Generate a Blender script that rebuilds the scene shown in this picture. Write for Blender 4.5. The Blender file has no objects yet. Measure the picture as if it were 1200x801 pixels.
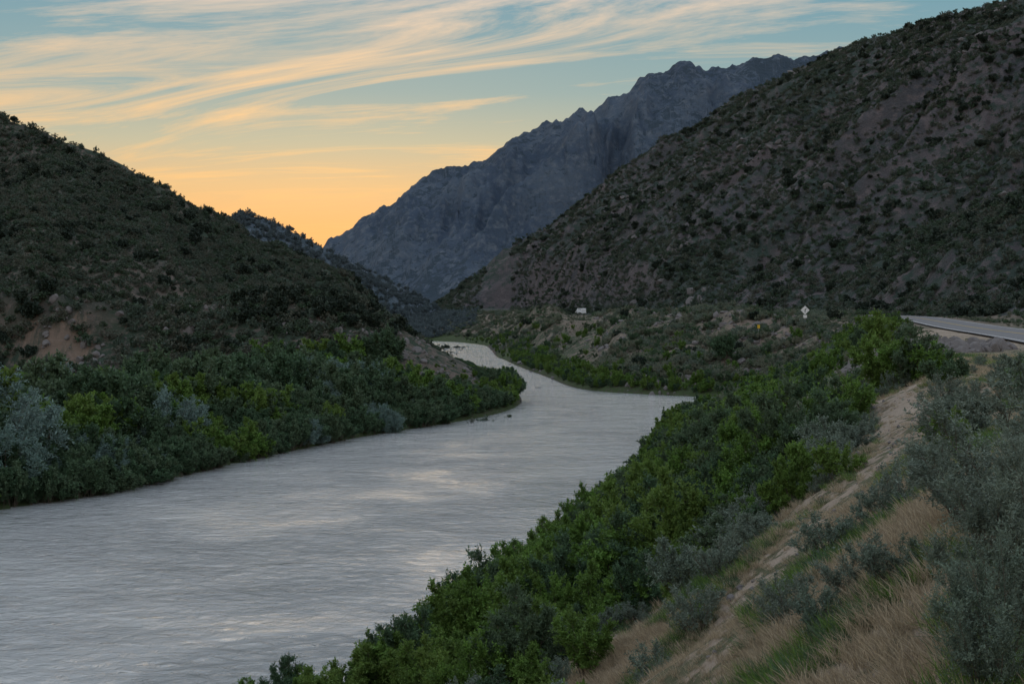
import bpy, math, numpy as np
rng=np.random.default_rng(7)
sc=bpy.context.scene
sc.view_settings.view_transform='Standard'; sc.view_settings.look='None'; sc.view_settings.exposure=0
# ------------------------------------------------------------ noise
_r=np.random.default_rng(3); PERM=_r.permutation(4096); GA=_r.random(4096)*2*np.pi; GX=np.cos(GA); GY=np.sin(GA)
def pn(x,y,seed=0):
    xi=np.floor(x).astype(np.int64); yi=np.floor(y).astype(np.int64); xf=x-xi; yf=y-yi
    u=xf*xf*xf*(xf*(xf*6-15)+10); v=yf*yf*yf*(yf*(yf*6-15)+10)
    def g(a,b,fx,fy):
        h=PERM[(PERM[(a+seed*131)&4095]+b)&4095]; return GX[h]*fx+GY[h]*fy
    a=g(xi,yi,xf,yf); b=g(xi+1,yi,xf-1,yf); c=g(xi,yi+1,xf,yf-1); d=g(xi+1,yi+1,xf-1,yf-1)
    return (a+(b-a)*u)+((c+(d-c)*u)-(a+(b-a)*u))*v
def fbm(x,y,o=4,seed=0,ridge=False):
    s=0;a=1.0;t=0
    for i in range(o):
        n=pn(x*2**i+i*17.3,y*2**i-i*9.1,seed+i)
        if ridge: n=0.5-2*np.abs(n)
        s=s+a*n; t+=a; a*=0.5
    return s/t*1.4
def sst(e0,e1,x):
    t=np.clip((x-e0)/(e1-e0),0,1); return t*t*(3-2*t)
def pdist(x,y,L):
    L=np.array(L,float); bd=np.full(x.shape,1e18); bz=np.zeros(x.shape); bs=np.zeros(x.shape); acc=0
    for a,b in zip(L[:-1],L[1:]):
        dx,dy=b[0]-a[0],b[1]-a[1]; l2=dx*dx+dy*dy; l=math.sqrt(l2)
        t=np.clip(((x-a[0])*dx+(y-a[1])*dy)/l2,0,1)
        d=(x-a[0]-t*dx)**2+(y-a[1]-t*dy)**2; m=d<bd
        bd=np.where(m,d,bd); bs=np.where(m,acc+t*l,bs)
        if L.shape[1]>2: bz=np.where(m,a[2]+t*(b[2]-a[2]),bz)
        acc+=l
    return np.sqrt(bd),bz,bs
def ridge_h(x,y,L,s,base):
    L=np.array(L,float); bh=np.full(x.shape,-50.); br=np.full(x.shape,1e9)
    for a,b in zip(L[:-1],L[1:]):
        dx,dy=b[0]-a[0],b[1]-a[1]; l2=dx*dx+dy*dy
        t=np.clip(((x-a[0])*dx+(y-a[1])*dy)/l2,0,1)
        d=np.hypot(x-a[0]-t*dx,y-a[1]-t*dy); hh=np.maximum(a[2]+t*(b[2]-a[2])-base,1)
        q=np.clip(1-d/(hh*1.25/s),0,1); h=np.where(q>0,base+hh*q**1.25,-50)
        bh=np.maximum(bh,h); br=np.minimum(br,d)
    return bh,br
def inside(x,y,P):
    r=np.zeros(x.shape,bool); n=len(P)
    for i in range(n):
        x1,y1=P[i][:2]; x2,y2=P[(i+1)%n][:2]
        if y1==y2: continue
        c=((y1>y)!=(y2>y))&(x<(x2-x1)*(y-y1)/(y2-y1)+x1); r^=c
    return r
def smooth(L,n=3):
    L=[tuple(p) for p in L]
    for _ in range(n):
        o=[L[0]]
        for a,b in zip(L[:-1],L[1:]):
            o.append(tuple(.75*p+.25*q for p,q in zip(a,b))); o.append(tuple(.25*p+.75*q for p,q in zip(a,b)))
        o.append(L[-1]); L=o
    return L
# ------------------------------------------------------------ plan of the valley (metres, water level = 0)
LB=smooth([(-60,-120),(-52,-40),(-45,20),(-38,60),(-31.5,85),(-26,92),(-22.5,108),(-17.3,125),(-13,137),(-4.4,154),(.2,170),(1.4,184),(.8,198),(-2,214),(-3.5,235),(-4.5,256),(-8,300),(-15,335),(-23,360),(-30,430),(-34,480),(-48,520),(-90,545),(-180,560)],2)
RB=smooth([(-22,-120),(-14,-40),(-11,0),(-9.5,25),(-7.2,36),(-3.6,46),(-.9,57),(2.2,70),(7.3,92),(10.6,116),(14.5,144),(21,160),(30,167),(36,180),(31,191),(20,199),(13,206),(9,217),(6.5,250),(2,290),(-2,340),(-4,357),(-6,420),(-9,480),(-28,545),(-90,575),(-180,590)],2)
RIV=LB+RB[::-1]
EDGE=smooth([(-9,-120),(-4,-40),(.5,0),(4,14),(9.5,25),(15,45),(21,70),(27,95),(36,125),(45,150),(53,182),(50,212),(40,232),(32,255),(25,290),(16,350),(8,430),(-2,520),(-20,640),(-20,760)],2)
BENCH=EDGE+[(-20,1500),(900,1500),(900,-200),(-9,-200)]
PATH=[(-.3,5),(.2,9),(.9,12.6),(2.7,18),(5.2,24),(8,29),(9.8,36),(12.5,46)]
ROAD=smooth([(5,-120,10),(11,-50,10),(18,10,10),(28,60,10),(38,100,10),(47,145,10.1),(57,190,10.35),(65,232,10.8),(67,272,10.9),(62,312,10.6),(50,360,10.3),(38,410,10.2),(29,460,10.2),(22,520,10.2),(8,600,9.8),(-10,680,9.8)],3)
RIDGES=[ # label, slope, base, gully wavelength, gully amp (m), downslope dir, polyline
 (1,.8,2,24,6,(.3,-1),[(-420,-100,90),(-380,150,95),(-300,330,95),(-200,372,82),(-137,380,64),(-108.5,385,53),(-96,390,45),(-80.6,395,32),(-59,395,16),(-41,380,7.5),(-26,352,4)]),
 (1,.5,2,26,6,(.3,-1),[(-250,350,80),(-200,270,50),(-165,200,20)]),
 (1,.5,2,22,6,(.3,-1),[(-170,374,70),(-140,290,43),(-112,235,20)]),
 (1,.5,2,20,6,(.3,-1),[(-120,383,55),(-100,300,35),(-84,245,15)]),
 (1,.5,2,18,5,(.4,-1),[(-90,390,34),(-72,310,20),(-60,250,8)]),
 (1,.62,1.5,12,1.6,(.3,-1),[(-80,200,14),(-58,190,11.5),(-41,186,12.4),(-33.7,187,13.6),(-25,186,14),(-18.4,187,11.6),(-13.5,190,7.5),(-10,192,3)]),
 (1,1.7,1.5,9,1.8,(.3,-1),[(-67,187,14.5),(-58,184,14),(-50,185,12.5)]),
 (2,.7,2,36,8,(.5,-1),[(-420,640,110),(-200,640,45),(-130,650,51),(-123,650,57),(-105,650,50.5),(-86,650,40),(-63,660,28.2),(-48,670,20.4),(-36,680,11)]),
 (3,.85,8,50,25,(-1,-.6),[(420,-150,120),(380,100,130),(300,300,128),(230,420,126),(193,460,123),(180,500,121),(171,560,127.5),(153.6,640,131),(142.5,720,132),(118.5,760,125),(93.6,780,108),(67,800,93),(43.7,810,77),(19.7,820,58),(-5,830,36),(-25,835,24),(-45,840,14),(-58,842,5)]),
 (3,.8,8,30,6,(-1,-.3),[(150,180,60),(118,255,42),(110,282,38),(105,330,34),(98,400,28),(84,450,22),(66,482,13)]),
 (3,.8,8,40,12,(-1,-.6),[(171,560,118),(145,520,92),(122,485,62),(96,465,34)]),
 (3,.8,8,40,12,(-1,-.6),[(150,640,122),(115,610,86),(88,580,50),(62,550,20)]),
 (3,.8,8,40,12,(-1,-1),[(118.5,760,118),(95,690,84),(70,640,48),(42,610,16)]),
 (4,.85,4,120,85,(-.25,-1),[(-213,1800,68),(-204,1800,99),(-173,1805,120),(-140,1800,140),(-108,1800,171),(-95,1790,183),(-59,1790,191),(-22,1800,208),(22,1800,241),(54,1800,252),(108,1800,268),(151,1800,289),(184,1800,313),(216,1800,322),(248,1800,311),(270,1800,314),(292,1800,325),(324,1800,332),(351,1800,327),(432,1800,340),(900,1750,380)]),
]
def height(x,y,detail=True):
    sh=x.shape; x=x.ravel().astype(float); y=y.ravel().astype(float)
    dL,_,_=pdist(x,y,LB); dR,_,_=pdist(x,y,RB); ins=inside(x,y,RIV)
    dE,_,_=pdist(x,y,EDGE); bn=inside(x,y,BENCH)
    right=(dR<dL)|bn
    d=np.minimum(dL,dR)
    rd,rz,_=pdist(x,y,ROAD)
    t=np.where(bn,1,dR/(dR+dE+1e-6))
    zr=.2+9.8*(t**1.3)+ (1-t)*0.5*sst(0,2,d)
    far=sst(165,200,y)
    zr=zr+fbm(x/9,y/9,4,5)*1.3*sst(.02,.3,t)*(1-.75*bn*(1-far*.7))
    zr=zr+(fbm(x/22,y/22,3,15)*4.6+fbm(x/8,y/8,3,16,True)*1.4)*far*sst(.25,.6,t)*sst(8,26,rd)*(1-sst(430,600,y))
    sight=np.exp(-((x-.0465*y)/5.0)**2)*sst(230,270,y)*(1-sst(500,530,y)); zr=zr-np.maximum(zr-9.3,0)*sight
    zl=.2+1.0*(1-np.exp(-d/3))+.02*np.minimum(d,150)+fbm(x/14,y/14,3,9)*.4
    z=np.where(right,zr,zl)
    lab=np.zeros(x.shape,int)
    for i,(lb,s,base,wl,ga,dr,L) in enumerate(RIDGES):
        h,rr_=ridge_h(x,y,L,s,base)
        dn=math.hypot(*dr); ux,uy=dr[0]/dn,dr[1]/dn
        al=x*ux+y*uy; ac=-x*uy+y*ux
        wx=fbm(x/(wl*1.5),y/(wl*1.5),2,20+lb)*wl*.6
        g=fbm((ac+wx)/wl,al/(wl*3.5),4,30+lb,True)
        zt=max(p[2] for p in L)-base; lo=sst(0,.25*zt,h-base); cr=sst(0,.9*wl,rr_)
        h=h+g*ga*lo*cr*.8
        am={1:1.3,2:2.4,3:4.2,4:20}[lb]
        h=h+fbm(x/(am*7),y/(am*7),5,50+lb)*am*sst(0,.12*zt,h-base)*(.3+.7*cr)
        if lb==4: h=h+fbm(x/42,y/42,4,77,True)*14*lo
        if lb==3:
            h=h+fbm(x/13,y/13,3,78,True)*2.8*lo*cr
            h=np.where(right|(y>600),h,-50)
        m=h>z; k=2.0+am*.3
        e=np.clip(1-np.abs(h-z)/k,0,1); z=np.maximum(h,z)+e*e*k*.25
        lab=np.where(m,lb,lab)
    z=np.where(~ins,np.minimum(z,.3+d*1.1),z)
    w=1-sst(5.2,20,rd)
    z=np.where(d>3,z*(1-w)+(rz-.12)*w,z)
    if detail: z=z+np.where(d>1.5,fbm(x/1.7,y/1.7,3,80)*.10*(1-w),0)
    z=np.where(ins,-.25-1.2*sst(0,4,d),np.maximum(z,.12*sst(0,1,d)))
    return z.reshape(sh),lab.reshape(sh),d.reshape(sh),right.reshape(sh),t.reshape(sh),ins.reshape(sh),rd.reshape(sh)
# ------------------------------------------------------------ helpers
def mesh_obj(name,v,f,mat=None,smooth_=True,attrs=None,link=True):
    me=bpy.data.meshes.new(name); v=np.asarray(v,np.float32); f=np.asarray(f,np.int32)
    me.vertices.add(len(v)); me.vertices.foreach_set('co',v.ravel())
    k=f.shape[1]; me.loops.add(f.size); me.loops.foreach_set('vertex_index',f.ravel())
    me.polygons.add(len(f)); me.polygons.foreach_set('loop_start',np.arange(0,f.size,k,dtype=np.int32))
    me.polygons.foreach_set('loop_total',np.full(len(f),k,np.int32))
    me.polygons.foreach_set('use_smooth',np.full(len(f),smooth_))
    if attrs:
        for n,(dom,val) in attrs.items():
            a=me.attributes.new(n,'FLOAT',dom); a.data.foreach_set('value',np.asarray(val,np.float32))
    me.update(calc_edges=True)
    if mat:
        for m in (mat if isinstance(mat,(list,tuple)) else [mat]): me.materials.append(m)
    o=bpy.data.objects.new(name,me)
    if link: sc.collection.objects.link(o)
    return o
class NT:
    def __init__(s,name):
        s.m=bpy.data.materials.new(name); s.m.use_nodes=True; s.t=s.m.node_tree; s.t.nodes.clear()
    def n(s,typ,**k):
        nd=s.t.nodes.new(typ)
        for a,b in k.items():
            if a in nd.inputs.keys(): nd.inputs[a].default_value=b
            else: setattr(nd,a,b)
        return nd
    def l(s,a,b): s.t.links.new(a,b)
def C(r,g,b): return (r,g,b,1)
def noise(T,co,scale,detail=4,rough=.55,dist=0):
    n=T.n('ShaderNodeTexNoise'); n.inputs['Scale'].default_value=scale; n.inputs['Detail'].default_value=detail
    n.inputs['Roughness'].default_value=rough; n.inputs['Distortion'].default_value=dist; T.l(co,n.inputs['Vector']); return n.outputs['Fac']
def ramp(T,fac,stops):
    r=T.n('ShaderNodeValToRGB'); e=r.color_ramp.elements
    e[0].position,e[0].color=stops[0]; e[1].position,e[1].color=stops[-1]
    for p,c in stops[1:-1]:
        q=e.new(p); q.color=c
    T.l(fac,r.inputs[0]); return r.outputs[0]
def mixc(T,fac,a,b,bt='MIX'):
    m=T.n('ShaderNodeMix',data_type='RGBA',blend_type=bt)
    for s,i in ((fac,0),(a,6),(b,7)):
        if hasattr(s,'links'): T.l(s,m.inputs[i])
        else: m.inputs[i].default_value=s
    return m.outputs[2]
W0,W1=C(0,0,0),C(1,1,1)
def ground_mat(name,soilA,soilB,scrub,rock,s1,cover=.5,bumpd=.3,fine=1.0,patch=None):
    T=NT(name); co=T.n('ShaderNodeNewGeometry').outputs['Position']
    soil=mixc(T,ramp(T,noise(T,co,.05*s1,5),[(.38,W0),(.6,W1)]),soilA,soilB)
    soil=mixc(T,ramp(T,noise(T,co,.4*s1,6,.65),[(.48,W0),(.66,W1)]),soil,rock)
    soil=mixc(T,ramp(T,noise(T,co,9*fine,5,.7),[(.35,C(.35,.35,.35)),(.6,W0)]),soil,tuple(c*.45 for c in soilB[:3])+(1,))
    big=noise(T,co,.018*s1,3); sm=noise(T,co,.75*fine,5,.7)
    a=T.n('ShaderNodeMath',operation='MULTIPLY_ADD'); T.l(big,a.inputs[0]); a.inputs[1].default_value=.55; T.l(sm,a.inputs[2])
    f=ramp(T,a.outputs[0],[(.80-cover*.12,W0),(.87-cover*.12,W1)])
    g=T.n('ShaderNodeSeparateXYZ'); T.l(T.n('ShaderNodeNewGeometry').outputs['True Normal'],g.inputs[0])
    st=ramp(T,g.outputs[2],[(.45,W0),(.68,W1)])
    f2=T.n('ShaderNodeMath',operation='MULTIPLY'); T.l(f,f2.inputs[0]); T.l(st,f2.inputs[1])
    sc2=mixc(T,noise(T,co,.3,3),scrub,tuple(c*.55 for c in scrub[:3])+(1,))
    col=mixc(T,f2.outputs[0],soil,sc2)
    if patch:
        vd=T.n('ShaderNodeVectorMath',operation='DISTANCE'); T.l(co,vd.inputs[0]); vd.inputs[1].default_value=patch[0]
        mp_=T.n('ShaderNodeMapping'); T.l(co,mp_.inputs[0]); mp_.inputs['Scale'].default_value=(1.6,.4,.35)
        ad=T.n('ShaderNodeMath',operation='MULTIPLY_ADD'); T.l(noise(T,mp_.outputs[0],.35,6,.7),ad.inputs[0]); ad.inputs[1].default_value=22; T.l(vd.outputs['Value'],ad.inputs[2])
        pf=T.n('ShaderNodeMapRange'); T.l(ad.outputs[0],pf.inputs[0]); pf.inputs[1].default_value=patch[1]+11; pf.inputs[2].default_value=patch[1]+8; pf.inputs[3].default_value=0; pf.inputs[4].default_value=.85
        col=mixc(T,pf.outputs[0],col,mixc(T,noise(T,co,.9,6,.7),patch[2],tuple(c*.45 for c in patch[2][:3])+(1,)))
    b=T.n('ShaderNodeBsdfPrincipled',Roughness=.95); b.inputs['Specular IOR Level'].default_value=.15
    T.l(col,b.inputs['Base Color'])
    bu=T.n('ShaderNodeBump'); bu.inputs['Strength'].default_value=.8; bu.inputs['Distance'].default_value=bumpd
    n2=noise(T,co,1.1*fine,7,.7); T.l(n2,bu.inputs['Height']); T.l(bu.outputs[0],b.inputs['Normal'])
    T.l(b.outputs[0],T.n('ShaderNodeOutputMaterial').inputs[0]); return T.m
M_ground=ground_mat('bank_soil',C(.42,.335,.26),C(.29,.225,.17),C(.14,.14,.08),C(.36,.29,.23),2.5,.0,.12,2.5)
M_bank=ground_mat('damp_bank',C(.085,.085,.055),C(.06,.07,.04),C(.07,.10,.04),C(.10,.09,.07),2.5,.9,.12,2.5)
M_bench=ground_mat('bench_soil',C(.25,.195,.155),C(.16,.135,.105),C(.10,.12,.075),C(.29,.225,.185),1.5,.2,.4,1.3)
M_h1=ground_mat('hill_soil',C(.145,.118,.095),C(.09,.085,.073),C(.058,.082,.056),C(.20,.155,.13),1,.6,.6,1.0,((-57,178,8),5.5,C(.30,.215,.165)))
M_h2=ground_mat('hill_scrub_haze_tint',C(.12,.15,.18),C(.10,.13,.16),C(.08,.112,.13),C(.16,.18,.21),1,.7,.9,.6)  # soil and scrub colours shifted to blue, distance haze painted in
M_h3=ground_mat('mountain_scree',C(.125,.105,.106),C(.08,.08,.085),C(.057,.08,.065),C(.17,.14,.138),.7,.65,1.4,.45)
M_h4=ground_mat('far_mountain_haze_tint',C(.105,.14,.185),C(.07,.10,.145),C(.065,.095,.125),C(.155,.185,.22),.25,.4,7,.12)  # rock colours carry a painted atmospheric blue, there is no haze volume
# ------------------------------------------------------------ terrain sheet
FINE=.055
az=np.concatenate([np.arange(-180,-60,4),np.arange(-60,-25,.7),np.arange(-25,25,FINE),np.arange(25,60,.7),np.arange(60,180.1,4)]); az=np.radians(az)
rr=np.concatenate([np.exp(np.arange(math.log(1.2),math.log(120),.013)),np.exp(np.arange(math.log(120),math.log(900),.0048)),np.exp(np.arange(math.log(900),math.log(4500),.008))])
A,R=np.meshgrid(az,rr); X=np.sin(A)*R; Y=np.cos(A)*R
Z,LAB,D_,RT_,T_,INS_,_=height(X,Y)
LAB=np.where((LAB==0)&((~RT_)|(T_<.3)),5,LAB); LAB=np.where((LAB==0)&(Y>150+12*fbm(X/9,Y/9,3,4)),6,LAB)
nr,nc=X.shape; V=np.stack([X,Y,Z],-1).reshape(-1,3)
idx=np.arange(nr*nc).reshape(nr,nc)
F=np.stack([idx[:-1,:-1],idx[:-1,1:],idx[1:,1:],idx[1:,:-1]],-1).reshape(-1,4)[:,::-1]
FL=LAB[:-1,:-1].ravel()
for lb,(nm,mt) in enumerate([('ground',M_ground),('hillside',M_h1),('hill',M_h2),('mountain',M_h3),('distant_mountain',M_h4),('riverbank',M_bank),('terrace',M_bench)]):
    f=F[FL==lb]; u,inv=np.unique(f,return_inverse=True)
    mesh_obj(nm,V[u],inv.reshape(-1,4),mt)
zc=height(np.array([0.]),np.array([0.]))[0][0]
# ------------------------------------------------------------ water
T=NT('river_water'); co=T.n('ShaderNodeNewGeometry').outputs['Position']
mp=T.n('ShaderNodeMapping'); T.l(co,mp.inputs[0]); mp.inputs['Scale'].default_value=(.8,1,1); mp.inputs['Rotation'].default_value=(0,0,.2)
n1=noise(T,mp.outputs[0],1.35,6,.66,.5); n2=noise(T,mp.outputs[0],.24,4,.55,.6); n3=noise(T,co,.085,5,.6,.6)
ad=T.n('ShaderNodeMath',operation='MULTIPLY_ADD'); T.l(n2,ad.inputs[0]); ad.inputs[1].default_value=1.6; T.l(n1,ad.inputs[2])
bu=T.n('ShaderNodeBump'); bu.inputs['Distance'].default_value=.46; T.l(ad.outputs[0],bu.inputs['Height'])
T.l(ramp(T,n3,[(.36,C(.28,.28,.28)),(.6,W1)]),bu.inputs['Strength'])
b=T.n('ShaderNodeBsdfPrincipled',Roughness=.045,IOR=1.8); b.inputs['Base Color'].default_value=C(.41,.425,.42)
T.l(bu.outputs[0],b.inputs['Normal']); T.l(b.outputs[0],T.n('ShaderNodeOutputMaterial').inputs[0])
M_water=T.m
mesh_obj('river',[(-190,-120,0),(45,-120,0),(45,640,0),(-190,640,0)],[(0,1,2,3)],M_water)
# ------------------------------------------------------------ road
def strip(name,L,o0,o1,dz,mat):
    L=np.array(L); d=np.gradient(L[:,:2],axis=0); d/=np.linalg.norm(d,axis=1)[:,None]; n=np.stack([d[:,1],-d[:,0]],1)
    a=np.c_[L[:,:2]+n*o0,L[:,2]+dz]; b=np.c_[L[:,:2]+n*o1,L[:,2]+dz]; v=np.concatenate([a,b]); m=len(L)
    f=[(i,i+m,i+1+m,i+1) for i in range(m-1)]
    return mesh_obj(name,v,f,mat)
def simple(name,col,rough=.8,nscale=3,var=.25,metal=0):
    T=NT(name); co=T.n('ShaderNodeNewGeometry').outputs['Position']
    c=mixc(T,noise(T,co,nscale,6,.6),tuple(x*(1-var) for x in col[:3])+(1,),tuple(min(1,x*(1+var)) for x in col[:3])+(1,))
    b=T.n('ShaderNodeBsdfPrincipled',Roughness=rough,Metallic=metal); T.l(c,b.inputs['Base Color'])
    T.l(b.outputs[0],T.n('ShaderNodeOutputMaterial').inputs[0]); return T.m
road=strip('road',ROAD,-3.6,3.6,.02,simple('asphalt',C(.13,.13,.135),.75,.6))
for nm,a,b_,c in (('centre_line_1',-.16,-.06,C(.5,.33,.04)),('centre_line_2',.06,.16,C(.5,.33,.04)),('edge_line_1',-3.25,-3.13,C(.7,.7,.68)),('edge_line_2',3.13,3.25,C(.7,.7,.68))):
    s=strip(nm,ROAD,a,b_,.026,simple(nm+'_paint',c,.6,2)); s.parent=road
# ------------------------------------------------------------ plants
def leafmat(name,col,var=.45,trans=.25,hue=None):
    T=NT(name); at=T.n('ShaderNodeAttribute',attribute_name='tint').outputs['Fac']
    oi=T.n('ShaderNodeObjectInfo').outputs['Random']
    hue=hue or tuple(x*y for x,y in zip(col[:3],(1.5,1.15,.9)))
    c=mixc(T,at,tuple(x*(1-var) for x in col[:3])+(1,),tuple(x*(1+var) for x in col[:3])+(1,))
    c=mixc(T,ramp(T,oi,[(.2,W0),(1,C(.75,.75,.75))]),c,tuple(hue)[:3]+(1,))
    c=mixc(T,at,mixc(T,.3,c,C(.01,.015,.01)),c)
    b=T.n('ShaderNodeBsdfPrincipled',Roughness=.6); b.inputs['Specular IOR Level'].default_value=.25; T.l(c,b.inputs['Base Color'])
    tr=T.n('ShaderNodeBsdfTranslucent'); T.l(c,tr.inputs[0]); mx=T.n('ShaderNodeMixShader'); mx.inputs[0].default_value=trans
    T.l(b.outputs[0],mx.inputs[1]); T.l(tr.outputs[0],mx.inputs[2]); T.l(mx.outputs[0],T.n('ShaderNodeOutputMaterial').inputs[0]); return T.m
M_bark=simple('bark',C(.11,.085,.065),.9,12,.4)
def unit(v): return v/np.maximum(np.linalg.norm(v,axis=-1,keepdims=True),1e-9)
def prisms(a,b,ra,rb):
    d=unit(b-a); up=np.where(np.abs(d[:,2:3])<.9,np.array([[0,0,1.]]),np.array([[1.,0,0]])); u=unit(np.cross(d,up)); w=np.cross(d,u)
    V=[]
    for P,r in((a,ra),(b,rb)):
        for k in range(4):
            an=k*math.pi/2; V.append(P+(u*math.cos(an)+w*math.sin(an))*r[:,None])
    V=np.stack(V,1); n=len(a); base=np.arange(n)[:,None]*8
    f=np.concatenate([base+np.array([[k,(k+1)%4,4+(k+1)%4,4+k]]) for k in range(4)])
    return V.reshape(-1,3),f
def bush(name,seed,H,R,nst,nbr,ntw,nl,ll,lw,mat,up=.5,t0=.15,brl=.35,twl=.16,spread=.15,trunk=0,leafrand=.8,stemr=.02,drop=.45):
    g=np.random.default_rng(seed)
    a=g.random(nst)*6.283+np.arange(nst)*6.283/nst; ln=np.sqrt(g.random(nst))*.95+.05
    end=np.stack([np.cos(a)*ln*R*.8,np.sin(a)*ln*R*.8,H*(1-drop*ln**2)*g.uniform(.72,1,nst)],1)
    st=np.stack([np.cos(a)*spread*R*ln,np.sin(a)*spread*R*ln,np.full(nst,trunk)],1)
    ct=st*.5+end*np.array([.45,.45,.62])+g.normal(0,.05*H,(nst,3)); ct[:,2]=np.maximum(ct[:,2],trunk+.1)
    def cur(i,t):
        t=t[:,None]; return (1-t)**2*st[i]+2*t*(1-t)*ct[i]+t*t*end[i]
    PA=[];PB=[];RA=[];RB_=[]
    K=6
    for k in range(K):
        i=np.arange(nst); PA.append(cur(i,np.full(nst,k/K))); PB.append(cur(i,np.full(nst,(k+1)/K)))
        RA.append(np.full(nst,stemr*(1-k/K*.85))*H/3); RB_.append(np.full(nst,stemr*(1-(k+1)/K*.85))*H/3)
    if trunk>0:
        PA.append(np.array([[0,0,-.2],[0.03,0,trunk*.5]])); PB.append(np.array([[.03,0,trunk*.5],[0,0,trunk*1.08]])); RA.append(np.array([.07,.055])*H/3); RB_.append(np.array([.055,.045])*H/3)
    bi=np.repeat(np.arange(nst),nbr); t=t0+(1-t0)*g.random(len(bi))**.8; B0=cur(bi,t)
    out=B0*np.array([1,1,0]); bd=unit(unit(out+1e-6)*.6+g.normal(0,.6,(len(bi),3))+np.array([0,0,up])); bl=R*brl*(1.15-.6*t)*g.uniform(.5,1.2,len(bi)); B1=B0+bd*bl[:,None]
    B1[:,2]=np.maximum(B1[:,2],.05)
    PA.append(B0);PB.append(B1);RA.append(np.full(len(bi),stemr*.35*H/3));RB_.append(np.full(len(bi),stemr*.12*H/3))
    bt=g.random(len(bi))
    ti=np.repeat(np.arange(len(bi)),ntw); u=g.random(len(ti))*.9+.1; T0=B0[ti]+(B1-B0)[ti]*u[:,None]
    td=unit(bd[ti]*.6+g.normal(0,.6,(len(ti),3))+np.array([0,0,up*.8])); tl=R*twl*g.uniform(.5,1.3,len(ti))
    li=np.repeat(np.arange(len(ti)),nl); v=g.random(len(li)); P=T0[li]+td[li]*(tl[li]*v)[:,None]
    P[:,2]=np.maximum(P[:,2],.02)
    ld=unit(td[li]*.6+g.normal(0,leafrand,(len(li),3))+np.array([0,0,.15])); nrm=unit(np.cross(ld,g.normal(0,1,(len(li),3))))
    sz=g.uniform(.6,1.3,len(li))[:,None]
    q=np.stack([P,P+ld*ll*.5*sz+nrm*lw*.5*sz,P+ld*ll*sz,P+ld*ll*.5*sz-nrm*lw*.5*sz],1).reshape(-1,3)
    lf=np.arange(len(li))[:,None]*4+np.arange(4)
    pv,pf=prisms(np.concatenate(PA),np.concatenate(PB),np.concatenate(RA),np.concatenate(RB_))
    v_=np.concatenate([q,pv]); f_=np.concatenate([lf,pf+len(q)])
    tint=np.concatenate([np.clip(.55*bt[ti][li]+.45*g.random(len(li)),0,1),np.zeros(len(pf))])
    o=mesh_obj(name,v_,f_,[mat,M_bark],False,{'tint':('FACE',tint)},link=False)
    mi=np.zeros(len(f_),np.int32); mi[len(lf):]=1; o.data.polygons.foreach_set('material_index',mi)
    return o
def coll(name,objs):
    c=bpy.data.collections.new(name)
    for o in objs: c.objects.link(o)
    return c
def scatter(name,c,nvar,x,y,z,scale,tilt=.08,zs=None):
    n=len(x)
    if n==0: return
    me=bpy.data.meshes.new(name); me.vertices.add(n); me.vertices.foreach_set('co',np.stack([x,y,z],1).astype(np.float32).ravel())
    s=me.attributes.new('sc','FLOAT_VECTOR','POINT'); sv=np.stack([scale,scale,scale*(zs if zs is not None else rng.uniform(.8,1.2,n))],1); s.data.foreach_set('vector',sv.astype(np.float32).ravel())
    r=me.attributes.new('ro','FLOAT_VECTOR','POINT'); r.data.foreach_set('vector',np.stack([rng.normal(0,tilt,n),rng.normal(0,tilt,n),rng.random(n)*6.283],1).astype(np.float32).ravel())
    k=me.attributes.new('ix','INT','POINT'); k.data.foreach_set('value',rng.integers(0,nvar,n).astype(np.int32))
    o=bpy.data.objects.new(name,me); sc.collection.objects.link(o)
    ng=bpy.data.node_groups.new(name+'_gn','GeometryNodeTree')
    ng.interface.new_socket('Geometry',in_out='INPUT',socket_type='NodeSocketGeometry'); ng.interface.new_socket('Geometry',in_out='OUTPUT',socket_type='NodeSocketGeometry')
    N=ng.nodes; gi=N.new('NodeGroupInput'); go=N.new('NodeGroupOutput'); ip=N.new('GeometryNodeInstanceOnPoints'); ci=N.new('GeometryNodeCollectionInfo')
    ci.inputs['Collection'].default_value=c; ci.inputs['Separate Children'].default_value=True; ci.inputs['Reset Children'].default_value=True
    ip.inputs['Pick Instance'].default_value=True
    def at(nm,dt,sock):
        q=N.new('GeometryNodeInputNamedAttribute'); q.data_type=dt; q.inputs['Name'].default_value=nm; ng.links.new(q.outputs['Attribute'],sock)
    at('sc','FLOAT_VECTOR',ip.inputs['Scale']); at('ro','FLOAT_VECTOR',ip.inputs['Rotation']); at('ix','INT',ip.inputs['Instance Index'])
    ng.links.new(gi.outputs[0],ip.inputs['Points']); ng.links.new(ci.outputs[0],ip.inputs['Instance']); ng.links.new(ip.outputs[0],go.inputs[0])
    md=o.modifiers.new('scatter','NODES'); md.node_group=ng
    print(name,n); return o
L_wil=leafmat('willow_leaf',C(.125,.23,.045),.45,.3,(.19,.28,.065))
L_left=leafmat('bank_shrub_leaf',C(.08,.145,.075),.45,.25,(.13,.18,.10))
L_oli=leafmat('olive_leaf',C(.20,.29,.26),.35,.2,(.18,.28,.24))
L_sage=leafmat('sagebrush_leaf',C(.165,.22,.165),.4,.15,(.21,.25,.2))
L_jun=leafmat('juniper_leaf',C(.035,.055,.04),.4,.1,(.05,.07,.048))
L_dry=leafmat('dry_grass_blade',C(.47,.38,.26),.35,.3,(.52,.42,.29))
L_rab=leafmat('rabbitbrush_leaf',C(.21,.24,.17),.35,.15,(.27,.265,.19))
L_hs1=leafmat('hill_sage_leaf',C(.095,.135,.10),.4,.12,(.12,.145,.112))
L_hs2=leafmat('hill_brush_leaf',C(.12,.135,.10),.4,.12,(.14,.143,.112))
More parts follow.
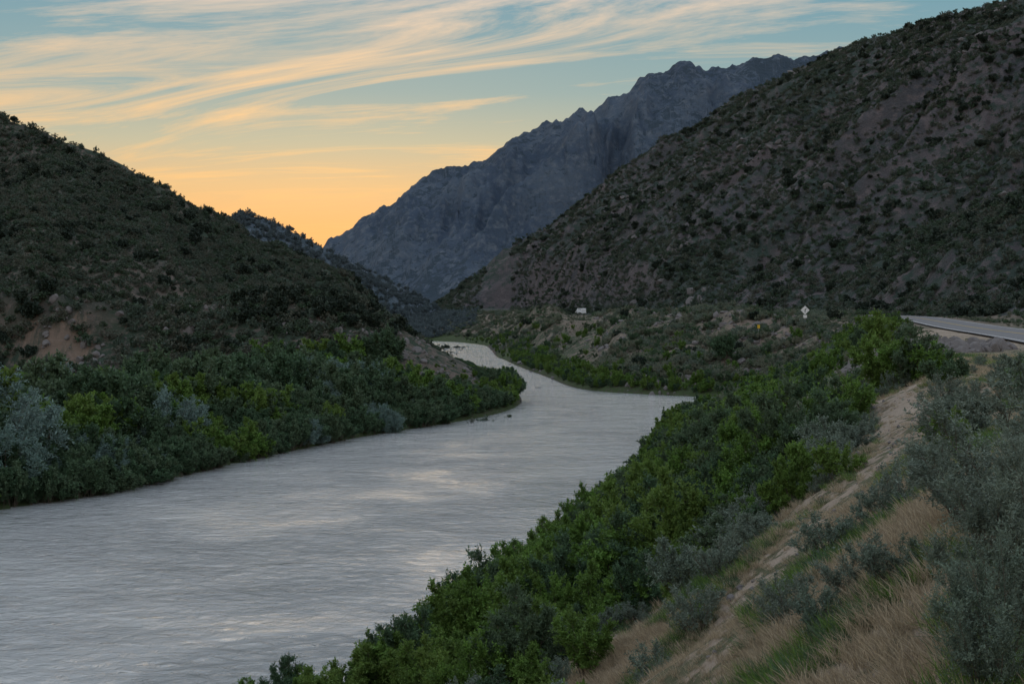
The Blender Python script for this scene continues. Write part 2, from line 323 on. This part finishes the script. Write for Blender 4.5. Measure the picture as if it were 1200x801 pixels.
L_hs3=leafmat('hill_green_leaf',C(.06,.102,.058),.4,.12,(.082,.115,.07))
L_blu=leafmat('hazy_scrub_leaf',C(.12,.16,.175),.25,.1,(.125,.16,.17))  # pale blue leaf colour paints air haze onto the second hill's scrub
wil=coll('willow_src',[bush('willow_a',1,3,1.9,11,12,8,16,.11,.05,L_wil,up=.7),bush('willow_b',2,3,1.7,9,13,8,16,.12,.045,L_wil,up=1.0),bush('willow_c',3,2.6,2.1,12,11,8,15,.10,.055,L_wil,up=.4),bush('willow_d',28,2.7,1.7,11,12,8,15,.11,.04,L_left,up=.9)])
lef=coll('bank_shrub_src',[bush('bshrub_a',4,3,1.8,9,11,6,10,.17,.08,L_left,up=.7),bush('bshrub_b',5,3,1.6,9,11,6,10,.17,.07,L_left,up=1.1),bush('bshrub_c',6,2.8,2,10,11,6,9,.18,.08,L_left,up=.4)])
shr=coll('slope_shrub_src',[bush('sshrub_a',41,1.3,.95,9,11,6,11,.07,.035,L_left,up=.7),bush('sshrub_b',42,1.2,.9,9,11,6,11,.07,.035,L_wil,up=.8),bush('sshrub_c',43,1.2,1,10,11,6,11,.06,.025,L_sage,up=.9)])
grn=coll('green_shrub_src',[bush('gshrub_a',7,3,1.8,9,11,6,10,.17,.09,L_wil,up=.6),bush('gshrub_b',8,3,1.7,9,11,6,10,.17,.08,L_wil,up=.9),bush('gshrub_c',29,3,1.7,9,11,6,10,.17,.08,L_left,up=.9)])
oli=coll('olive_src',[bush('olive_a',9,3,2,12,13,8,13,.11,.035,L_oli,up=.2),bush('olive_b',10,3,1.9,11,13,8,13,.11,.035,L_oli,up=.5)])
sag=coll('sage_src',[bush('sage_a',11,1,.75,12,9,6,9,.05,.016,L_sage,up=1.2,stemr=.03),bush('sage_b',12,1,.8,12,9,6,9,.05,.018,L_sage,up=.8,stemr=.03)])
scr=coll('scrub_src',[bush('scrub_a',13,1,.85,7,5,4,3,.17,.09,L_hs1,up=.5),bush('scrub_b',14,.9,.85,7,5,4,3,.17,.09,L_hs2,up=.4),bush('scrub_c',15,1,.8,7,5,4,3,.18,.1,L_hs3,up=.5)])
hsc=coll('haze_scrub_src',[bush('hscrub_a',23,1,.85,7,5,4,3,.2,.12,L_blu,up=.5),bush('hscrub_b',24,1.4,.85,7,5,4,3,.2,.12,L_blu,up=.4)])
rab=coll('rabbitbrush_src',[bush('rab_a',16,1,.75,11,7,5,6,.08,.03,L_rab,up=1),bush('rab_b',17,1,.75,11,7,5,6,.08,.03,L_sage,up=.8),bush('rab_c',26,1,.75,11,7,5,6,.08,.03,L_rab,up=1),bush('rab_d',27,1,.8,11,7,5,6,.08,.035,L_left,up=.8)])
jun=coll('juniper_src',[bush('jun_a',18,2.5,1.7,10,8,5,5,.3,.2,L_jun,up=.2,stemr=.03,drop=.6),bush('jun_b',19,2.5,1.6,10,8,5,5,.3,.2,L_jun,up=.3,stemr=.03,drop=.6)])
def tuft(name,seed,n,h,mat):
    g=np.random.default_rng(seed); a=g.random(n)*6.283; r=g.random(n)*.2; P=np.stack([np.cos(a)*r,np.sin(a)*r,np.zeros(n)],1)
    d=unit(np.stack([np.cos(a)*.5,np.sin(a)*.5,np.ones(n)],1)+g.normal(0,.35,(n,3))); L=(h*g.uniform(.4,1,n))[:,None]; s=unit(np.cross(d,g.normal(0,1,(n,3))))*.0035
    m=P+d*L*.55; tip=P+d*L+np.stack([np.cos(a),np.sin(a),-np.ones(n)*.3],1)*.15*L
    q=np.stack([P-s,P+s,m+s*.8,m-s*.8,m-s*.8,m+s*.8,tip+s*.2,tip-s*.2],1).reshape(-1,3)
    return mesh_obj(name,q,np.arange(n*8).reshape(-1,4),mat,False,{'tint':('FACE',np.repeat(g.random(n),2))},link=False)
gra=coll('grass_src',[tuft('tuft_a',1,90,.22,L_dry),tuft('tuft_b',2,70,.18,L_dry)])
grg=coll('green_grass_src',[tuft('gtuft_a',3,90,.24,L_wil),tuft('gtuft_b',4,80,.22,L_left)])
def pts(n,x0,x1,y0,y1):
    x=rng.uniform(x0,x1,n); y=rng.uniform(y0,y1,n); k=(np.abs(np.arctan2(x,y))<math.radians(26))
    x=x[k];y=y[k]; z,lab,d,right,t,ins,rd=height(x,y); return x,y,z,lab,d,right,t,ins,rd
def sel(k,*a): return [q[k] for q in a]
def along(L,y0,y1,n,off0,off1,side):
    L=np.array(L); seg=np.linalg.norm(np.diff(L,axis=0),axis=1); i=rng.choice(len(seg),n,p=seg/seg.sum()); u=rng.random(n)[:,None]
    P=L[i]*(1-u)+L[i+1]*u; dd=unit(L[i+1]-L[i]); nn=np.stack([-dd[:,1],dd[:,0]],1)*side; off=rng.uniform(off0,off1,n); off=np.where(P[:,1]>150,np.abs(off)+.8,off); P=P+nn*off[:,None]
    k=(P[:,1]>y0)&(P[:,1]<y1)&(np.abs(np.arctan2(P[:,0],P[:,1]))<.45)
    z,_,_,_,_,ins,_=height(P[:,0],P[:,1]); k&=(~ins)|(P[:,1]<150)
    return P[k,0],P[k,1],z[k]
def pathd(x,y): return pdist(x,y,PATH)[0]+fbm(x/2.5,y/2.5,3,62)*1.1
def talus(x,y): return np.hypot((x-21.5)/5,(y-78)/9)+fbm(x/4,y/4,2,61)*.6
def talclear(x,y): return np.hypot((x-18.2)/4.2,(y-68)/15)+fbm(x/4,y/4,2,61)*.4
# left bank thicket
x,y,z,lab,d,right,t,ins,rd=pts(11500,-75,5,60,340)
k=(~right)&(~ins)&(d>.5)&(z<6)&(d<30)&(rng.random(len(x))<np.where(d<16,.7,.35))
x,y,z,d=sel(k,x,y,z,d); s=(.65+.085*np.minimum(d,12)+.55*fbm(x/9,y/9,2,3))*rng.uniform(.65,1.25,len(x)); s=np.where(y>165,s*.75,s); s=np.maximum(s,.4); s=np.where(y>208,.3+.2*rng.random(len(s)),s); s=np.where(y>262,.25+.1*rng.random(len(s)),s)
xa,ya,za=along(LB,70,335,2800,-.4,1.6,1); x=np.r_[x,xa];y=np.r_[y,ya];z=np.r_[z,np.maximum(za,.05)]; s=np.r_[s,rng.uniform(.4,.95,len(xa))*np.where(ya>262,.3,np.where(ya>208,.5,1))]
cap=np.maximum((4.7-z)/3.3,.16); s=np.where((y>165)&(x>-14),np.minimum(s,cap),s)
q=rng.random(len(x)); gr=(fbm(x/12,y/12,2,44)>.13); ol_=(~gr)&(fbm(x/8,y/8,2,45)>.27)&(y<160)&(q<.75); sh_=(~gr)&(~ol_)
scatter('riverside_shrubs',lef,3,x[sh_],y[sh_],z[sh_]-.15,s[sh_])
scatter('riverside_willows',grn,3,x[gr],y[gr],z[gr]-.15,s[gr]*.95)
scatter('silver_shrubs',oli,2,x[ol_],y[ol_],z[ol_]-.15,s[ol_]*.95)
# right bank willows
x,y,z,lab,d,right,t,ins,rd=pts(8500,-9,60,24,185)
dens=np.where(t<.6,.85,np.where(t<.8,.45,.15))*(fbm(x/7,y/7,2,66)>-.28)
k=right&(~ins)&(d>.4)&(t<.9)&(rng.random(len(x))<dens)&((y>33)|(x>-1))&(pathd(x,y)>2.1)&(talus(x,y)>1)&(talclear(x,y)>1)
x,y,z,d,t=sel(k,x,y,z,d,t); s=(.55+.04*np.minimum(d,9)+.3*fbm(x/6,y/6,2,8))*rng.uniform(.6,1.3,len(x))*np.where(y<38,.6,1)*np.where(t>.5,.75,1)*(1-.3*sst(75,130,y)); 
k=y<75
xb=rng.uniform(-8.4,-4.6,26); yb=rng.uniform(36.5,43,26); zb=height(xb,yb)[0]
scatter('willow_thicket',wil,4,np.r_[x[k],xb],np.r_[y[k],yb],np.r_[z[k],np.maximum(zb,0)]-.1,np.r_[s[k],rng.uniform(.3,.55,26)]); scatter('bank_willows',grn,3,x[~k],y[~k],z[~k]-.1,s[~k])
# bay and upstream banks
x,y,z,lab,d,right,t,ins,rd=pts(9000,-40,60,180,520)
k=right&(~ins)&(d>.4)&(t<.8)&(rng.random(len(x))<np.where(d<5,.85,.12)); x,y,z=sel(k,x,y,z); s=rng.uniform(.3,.8,len(x))
xa,ya,za=along(RB,165,330,1200,-.4,2.0,-1); x=np.r_[x,xa];y=np.r_[y,ya];z=np.r_[z,np.maximum(za,.05)]; s=np.r_[s,rng.uniform(.3,.65,len(xa))]; s=np.where((y>262)&(x<0),s*.55,s)
scatter('bank_greenery',grn,3,x,y,z-.1,s)
# bench + slope sage/rabbitbrush
g2=[pts(52000,-25,110,40,600),pts(7000,-5,64,178,300)]
x,y,z,lab,d,right,t,ins,rd=[np.concatenate(q) for q in zip(*g2)]
k=right&(~ins)&(t>.2)&(rd>5.5)&(rng.random(len(x))<np.where(y<120,.5,.85))&(lab==0)&(pathd(x,y)>1.2)&(talus(x,y)>.9)&((y<150)|(fbm(x/11,y/11,3,64)>-.1))
s=rng.uniform(.5,1.6,len(x))*np.where(t>.97,np.where(y<150,.3,.85),1)*np.where((t>.75)&(t<=.97)&(y>60)&(y<170),.6,1)*np.where((rd<14)&(y<240),.45,1)*np.where(talclear(x,y)<1,.5,1)
s=s*np.where((np.abs(x-.0465*y)<4.5)&(y>240),.35,1)
scatter('rabbitbrush',rab,4,x[k],y[k],z[k]-.05,s[k])
x,y,z,lab,d,right,t,ins,rd=pts(5200,0,34,18,105)
k=right&(t>.45)&(t<.96)&(pathd(x,y)>1.3)&(talus(x,y)>1)&(talclear(x,y)>1)&(fbm(x/6,y/6,2,63)>-.08)&(rng.random(len(x))<.4)&(rd>8)
x,y,z=sel(k,x,y,z); s=rng.uniform(.4,1.2,len(x)); xe=np.array([10.6,12.2,13.6,11.4,14.6,12.9]); ye=np.array([29,33,37,31,40.5,35.]); x=np.r_[x,xe]; y=np.r_[y,ye]; z=np.r_[z,height(xe,ye)[0]]; s=np.r_[s,[1.0,.9,1.0,.8,.9,.7]]
scatter('slope_shrubs',shr,3,x,y,z-.05,s)
x,y,z,lab,d,right,t,ins,rd=pts(4200,-6,30,6,60)
k=right&(~ins)&(t>.4)&(rd>6)&(fbm(x/4,y/4,3,71)>-.03)&(np.hypot(x,y)>8)&(rng.random(len(x))<.5)&(pathd(x,y)>1.0)
scatter('sagebrush',sag,2,x[k],y[k],z[k]-.03,rng.uniform(.3,.95,k.sum())*np.where((t[k]>.97)&(y[k]>25),.4,1))
gx=[]
for (n,x0,x1,y0,y1) in ((26000,-6,30,20,65),(40000,-4,13,4,26)):
    gx.append(pts(n,x0,x1,y0,y1))
x,y,z,lab,d,right,t,ins,rd=[np.concatenate(q) for q in zip(*gx)]
g_=fbm(x/3,y/3,3,72); pd=pathd(x,y); k=right&(~ins)&(t>.35)&(rd>5)&((g_>-.12)|(pd<1.3))&(rng.random(len(x))<np.where(pd<.4,.3,.75))
scatter('dry_grass',gra,2,x[k],y[k],z[k]-.01,rng.uniform(.35,1.0,k.sum())*np.where(pd[k]<.8,.6,1))
k=right&(~ins)&(t>.3)&(rd>5)&(g_<-.02)&(rng.random(len(x))<.75)&(pd>.8)
scatter('green_grass',grg,2,x[k],y[k],z[k]-.01,rng.uniform(.35,1.0,k.sum()))
# hills
def hill(n,x0,x1,y0,y1,labs,smin,smax,den,off=.45,amp=1.2,wl=30):
    x,y,z,lab,d,right,t,ins,rd=pts(n,x0,x1,y0,y1)
    k=np.isin(lab,labs)&(d>2)&(rd>6)&(fbm(x/wl,y/wl,4,90)+off>rng.uniform(-.5,.5,len(x))*amp)&(rng.random(len(x))<den*np.where(np.hypot((x+57)/7,(y-178)/5)>1,1,.35))&~((y>165)&(x>-14)&(x<0))
    return x[k],y[k],z[k],rng.uniform(smin,smax,k.sum())
a=[hill(58000,-200,0,150,460,[0,1],.4,1.6,.95,.3,.6,22),hill(140000,-60,370,120,900,[3],.5,1.8,.98,.27,.6,26)]
a=[np.concatenate(q) for q in zip(*a)]; scatter('hillside_scrub',scr,3,a[0],a[1],a[2]-.1,a[3])
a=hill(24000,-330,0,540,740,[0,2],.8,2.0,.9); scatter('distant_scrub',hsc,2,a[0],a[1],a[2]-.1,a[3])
a=[hill(4200,-200,0,160,460,[1],.4,1.3,.6,.03,.5),hill(26000,-60,370,120,900,[3],.35,1.3,.6,-.02,.5),hill(200,-36,-15,180,196,[1],.5,1.0,.8,.5,.6)]
b_=hill(900,-20,110,215,600,[0],.3,.9,.5,.1,.6); kk=np.abs(b_[0]-.0465*b_[1])>6; a.append(tuple(q[kk] for q in b_))
a=[np.concatenate(q) for q in zip(*a)]; scatter('juniper_trees',jun,2,a[0],a[1],a[2]-.2,a[3])
# ------------------------------------------------------------ hero plants
def place(o,x,y,s=1,rz=0,name=None,dz=-.08):
    o=bpy.data.objects.new(name,o.data); sc.collection.objects.link(o); z=height(np.array([float(x)]),np.array([float(y)]))[0][0]
    o.location=(x,y,z+dz); o.scale=(s,)*3 if not isinstance(s,tuple) else s; o.rotation_euler=(0,0,rz); return o
hs=bush('tall_sagebrush_src',31,2.6,1.2,20,18,10,14,.045,.012,L_sage,up=1.3,t0=.1,stemr=.012)
hs2=bush('tall_sagebrush_src2',32,2.2,1.1,18,18,10,13,.045,.012,L_sage,up=1.1,t0=.1,stemr=.012)
place(hs,4.0,11.0,(1.0,1.0,.66),.4,'tall_sagebrush'); place(hs2,2.6,7.6,.42,1.4,'tall_sagebrush')
place(hs2,3.2,8.9,.62,2.4,'tall_sagebrush')
ol=oli.objects
for (x_,y_,s_) in ((-33.2,91,2.4),(-37,100,2.4),(-31.5,88,1.5),(-27,112,1.7)): place(ol[0],x_,y_,s_,x_,'russian_olive_tree')
ct=bush('cottonwood_src',40,6.5,3,14,16,9,12,.2,.12,L_left,up=.5,t0=.3,trunk=1.3)
place(ct,-33,112,1.05,0,'cottonwood_tree'); place(ct,31,207,.85,2,'cottonwood_tree')
# ------------------------------------------------------------ rocks
M_rock=simple('basalt_rock',C(.15,.135,.13),.9,4,.5)
def rock(name,seed):
    import bmesh
    bm=bmesh.new(); bmesh.ops.create_icosphere(bm,subdivisions=3,radius=.5); g=np.random.default_rng(seed); pl=unit(g.normal(0,1,(9,3))); off=g.uniform(.28,.42,9)
    for v in bm.verts:
        p=np.array(v.co)
        for n_,o_ in zip(pl,off):
            e=p@n_-o_
            if e>0: p=p-n_*e
        v.co=p*np.array([1.2,.9,.8])
    me=bpy.data.meshes.new(name); bm.to_mesh(me); bm.free(); me.materials.append(M_rock); return bpy.data.objects.new(name,me)
rk=coll('rock_src',[rock('rock_a',1),rock('rock_b',2),rock('rock_c',3)])
x,y,z,lab,d,right,t,ins,rd=pts(22000,-60,60,15,330)
m1=(~right)&(lab==1)&(z>2)&(y<215)&((fbm(x/10,y/10,2,33)>.0)|((x>-32)&(x<-12)))
m2=right&(t>.45)&(t<.97)&(rd>6)&(y>70)&(fbm(x/10,y/10,2,34)>.12)
m3=right&(y>178)&(rd>14)&(lab==0)&(fbm(x/11,y/11,3,64)<-.02)&(np.abs(x-.0465*y)>4)
k=(m1|m2|m3)&(rng.random(len(x))<.8); scatter('boulders',rk,3,x[k],y[k],z[k],np.minimum(rng.lognormal(-.45,.5,k.sum()),1.5),.6)
x,y,z,lab,d,right,t,ins,rd=pts(6500,12,29,60,92); k=(talus(x,y)<.9)
scatter('talus_rocks',rk,3,x[k],y[k],z[k],np.minimum(rng.lognormal(-.65,.45,k.sum()),1.3),.8)
x,y,z,lab,d,right,t,ins,rd=pts(2500,-3,16,6,45); k=right&(pathd(x,y)<1.8)&(rng.random(len(x))<.8)
scatter('path_stones',rk,3,x[k],y[k],z[k],np.minimum(rng.lognormal(-2.7,.5,k.sum()),.3),.8)
x,y,z,lab,d,right,t,ins,rd=pts(9000,0,330,250,850); k=(lab==3)&(fbm(x/35,y/35,3,65)>.18)
scatter('mountain_outcrops',rk,3,x[k],y[k],z[k]-.2,np.minimum(rng.lognormal(.35,.5,k.sum()),4),.5)
# ------------------------------------------------------------ signs
import bmesh
def box(bm,cx,cy,cz,sx,sy,sz,ry=0):
    r=bmesh.ops.create_cube(bm,size=1)['verts']
    for v in r:
        v.co=(v.co.x*sx,v.co.y*sy,v.co.z*sz)
        c,s=math.cos(ry),math.sin(ry); v.co=(v.co.x*c+v.co.z*s+cx,v.co.y+cy,-v.co.x*s+v.co.z*c+cz)
def part(name,fn,mat,par):
    bm=bmesh.new(); fn(bm)
    me=bpy.data.meshes.new(name); bm.to_mesh(me); bm.free(); me.materials.append(mat); o=bpy.data.objects.new(name,me); sc.collection.objects.link(o); o.parent=par; return o
M_white=simple('sign_sheeting',C(.8,.8,.78),.45,3,.05); M_yel=simple('yellow_sheeting',C(.75,.45,.03),.45,3,.08); M_post=simple('galvanised_post',C(.35,.35,.35),.5,5,.2,.6); M_blk=simple('black_legend',C(.02,.02,.02),.5,5)
def zat(x,y): return height(np.array([float(x)]),np.array([float(y)]))[0][0]
zs_=zat(44.5,216)
e=bpy.data.objects.new('diamond_road_sign',None); sc.collection.objects.link(e); e.location=(44.5,216,zs_); e.rotation_euler=(0,0,-.1)
part('post',lambda b:box(b,0,0.04,1.3,.09,.06,3.0),M_post,e); part('panel',lambda b:box(b,0,0,2.6,.95,.02,.95,math.pi/4),M_white,e)
part('advisory_plate',lambda b:box(b,0,0,1.65,.55,.02,.45),M_white,e)
part('arrow_legend',lambda b:(box(b,0,-.014,2.5,.1,.006,.5),box(b,.1,-.014,2.75,.1,.006,.3,.6)),M_blk,e)
e=bpy.data.objects.new('yellow_marker_sign',None); sc.collection.objects.link(e); e.location=(38.5,222,zat(38.5,222)); 
part('post',lambda b:box(b,0,.04,.8,.07,.05,1.8),M_post,e); part('panel',lambda b:box(b,0,0,1.6,.4,.02,.55),M_yel,e)
for (xx,yy) in((42,100),(51.2,142)):
    e=bpy.data.objects.new('delineator_post',None); sc.collection.objects.link(e); e.location=(xx+.3,yy,zat(xx+.3,yy))
    part('post',lambda b:box(b,0,.03,.5,.06,.03,1.3),M_post,e); part('reflector',lambda b:box(b,0,0,1.02,.09,.02,.2),M_white,e)
# ------------------------------------------------------------ distant white van on the road
M_van=simple('white_car_paint',C(.8,.8,.8),.3,1,.03); M_glass=simple('dark_glass',C(.03,.035,.04),.1,1,.1); M_tyre=simple('tyre_rubber',C(.03,.03,.03),.9,4,.2)
e=bpy.data.objects.new('white_van',None); sc.collection.objects.link(e); e.location=(24.2,500,10.23); e.rotation_euler=(0,0,math.atan2(60,-7)+.25)
def hull(name,prof,hw,mat,inset=0):
    v=[(px_,-hw+(inset if pz_>1.1 else 0),pz_) for px_,pz_ in prof]+[(px_,hw-(inset if pz_>1.1 else 0),pz_) for px_,pz_ in prof]; n=len(prof)
    f=[list(range(n))[::-1],list(range(n,2*n))]+[[i,(i+1)%n,n+(i+1)%n,n+i] for i in range(n)]
    me=bpy.data.meshes.new(name); me.from_pydata(v,[],f); me.update(); me.materials.append(mat); o=bpy.data.objects.new(name,me); sc.collection.objects.link(o); o.parent=e
    bv=o.modifiers.new('bevel','BEVEL'); bv.width=.05; bv.segments=2
hull('body',[(-2.5,.35),(2.5,.35),(2.55,.9),(1.9,1.1),(1.3,1.95),(1.0,2.05),(-2.35,2.05),(-2.5,1.9)],.98,M_van,.12)
part('windscreen',lambda b:box(b,1.66,0,1.5,.03,1.5,.75,-.62),M_glass,e)
part('side_windows',lambda b:(box(b,-.4,.885,1.55,2.6,.03,.5),box(b,-.4,-.885,1.55,2.6,.03,.5)),M_glass,e)
for i,(wx_,wy_) in enumerate(((1.6,.85),(1.6,-.85),(-1.6,.85),(-1.6,-.85))):
    def wh(b,wx_=wx_,wy_=wy_):
        r=bmesh.ops.create_cone(b,cap_ends=True,segments=24,radius1=.36,radius2=.36,depth=.26)['verts']
        for v in r: v.co=(v.co.x+wx_,v.co.z+wy_,v.co.y+.36)
    part('wheel_%d'%(i+1),wh,M_tyre,e)
# ------------------------------------------------------------ sky
w=bpy.data.worlds.new('World'); sc.world=w; w.use_nodes=True; t_=w.node_tree; t_.nodes.clear()
class WT(NT):
    def __init__(s): s.t=t_
T=WT(); g=T.n('ShaderNodeTexCoord').outputs['Generated']; sp=T.n('ShaderNodeSeparateXYZ'); T.l(g,sp.inputs[0])
def S(r,g_,b): 
    f=lambda c:((c/255+.055)/1.055)**2.4; return C(f(r),f(g_),f(b))
base=ramp(T,sp.outputs[2],[(0,S(226,158,104)),(.055,S(235,178,116)),(.085,S(222,186,136)),(.115,S(184,184,160)),(.15,S(144,170,170)),(.21,S(112,156,172)),(.31,S(236,236,236)),(.6,S(206,217,230)),(1,S(184,204,230))])  # upper stops, out of view, brightened to light the land and silver the water
def M(op,a,b=None,c=None):
    m=T.n('ShaderNodeMath',operation=op)
    for i,q in enumerate((a,b,c)):
        if q is None: continue
        if hasattr(q,'links'): T.l(q,m.inputs[i])
        else: m.inputs[i].default_value=q
    return m.outputs[0]
zz=M('ADD',M('MAXIMUM',sp.outputs[2],0.0),.06); px=M('DIVIDE',sp.outputs[0],zz); py=M('DIVIDE',sp.outputs[1],zz)
cb=T.n('ShaderNodeCombineXYZ'); T.l(M('ADD',M('MULTIPLY',px,.6),M('MULTIPLY',py,-.12)),cb.inputs[0]); T.l(M('ADD',M('MULTIPLY',py,1.5),M('MULTIPLY',px,.7)),cb.inputs[1]); cb.inputs[2].default_value=3.3
c1=noise(T,cb.outputs[0],.9,9,.66,1.8); c2=noise(T,cb.outputs[0],.3,3,.5,.4)
cl=M('ADD',M('MULTIPLY',c1,.75),M('MULTIPLY',c2,.45))
cf=ramp(T,cl,[(.595,W0),(.675,C(.42,.42,.42)),(.80,W1)])
cc=ramp(T,sp.outputs[2],[(0,S(230,165,110)),(.09,S(248,196,130)),(.16,S(246,205,155)),(.25,S(240,222,208)),(.5,S(230,222,222)),(1,S(205,212,225))])
col=mixc(T,M('MULTIPLY',cf,.9),base,cc)
sky=T.n('ShaderNodeTexSky',sky_type='NISHITA'); sky.sun_disc=False; sky.sun_elevation=math.radians(3); sky.sun_rotation=math.radians(-7)
b1=T.n('ShaderNodeBackground'); T.l(sky.outputs[0],b1.inputs[0]); b1.inputs[1].default_value=.006
b2=T.n('ShaderNodeBackground'); T.l(col,b2.inputs[0]); b2.inputs[1].default_value=1.0
ads=T.n('ShaderNodeAddShader'); T.l(b1.outputs[0],ads.inputs[0]); T.l(b2.outputs[0],ads.inputs[1]); T.l(ads.outputs[0],T.n('ShaderNodeOutputWorld').inputs[0])
ld=bpy.data.lights.new('sun','SUN'); ld.energy=.15; ld.angle=math.radians(14); ld.color=(1,.72,.45); lo=bpy.data.objects.new('sun',ld); sc.collection.objects.link(lo)
from mathutils import Vector
az_,el=math.radians(-7),math.radians(4); dv=Vector((math.sin(az_)*math.cos(el),math.cos(az_)*math.cos(el),math.sin(el))); lo.rotation_euler=dv.to_track_quat('Z','Y').to_euler(); lo.location=(0,0,60)
# ------------------------------------------------------------ camera
cd=bpy.data.cameras.new('camera'); cd.lens=50; cd.sensor_width=36; cd.clip_end=9000; cd.clip_start=.1; co_=bpy.data.objects.new('camera',cd); sc.collection.objects.link(co_)
co_.location=(0,0,12); co_.rotation_euler=(math.radians(90-1.32),0,0); sc.camera=co_
print('cam ground',zc)
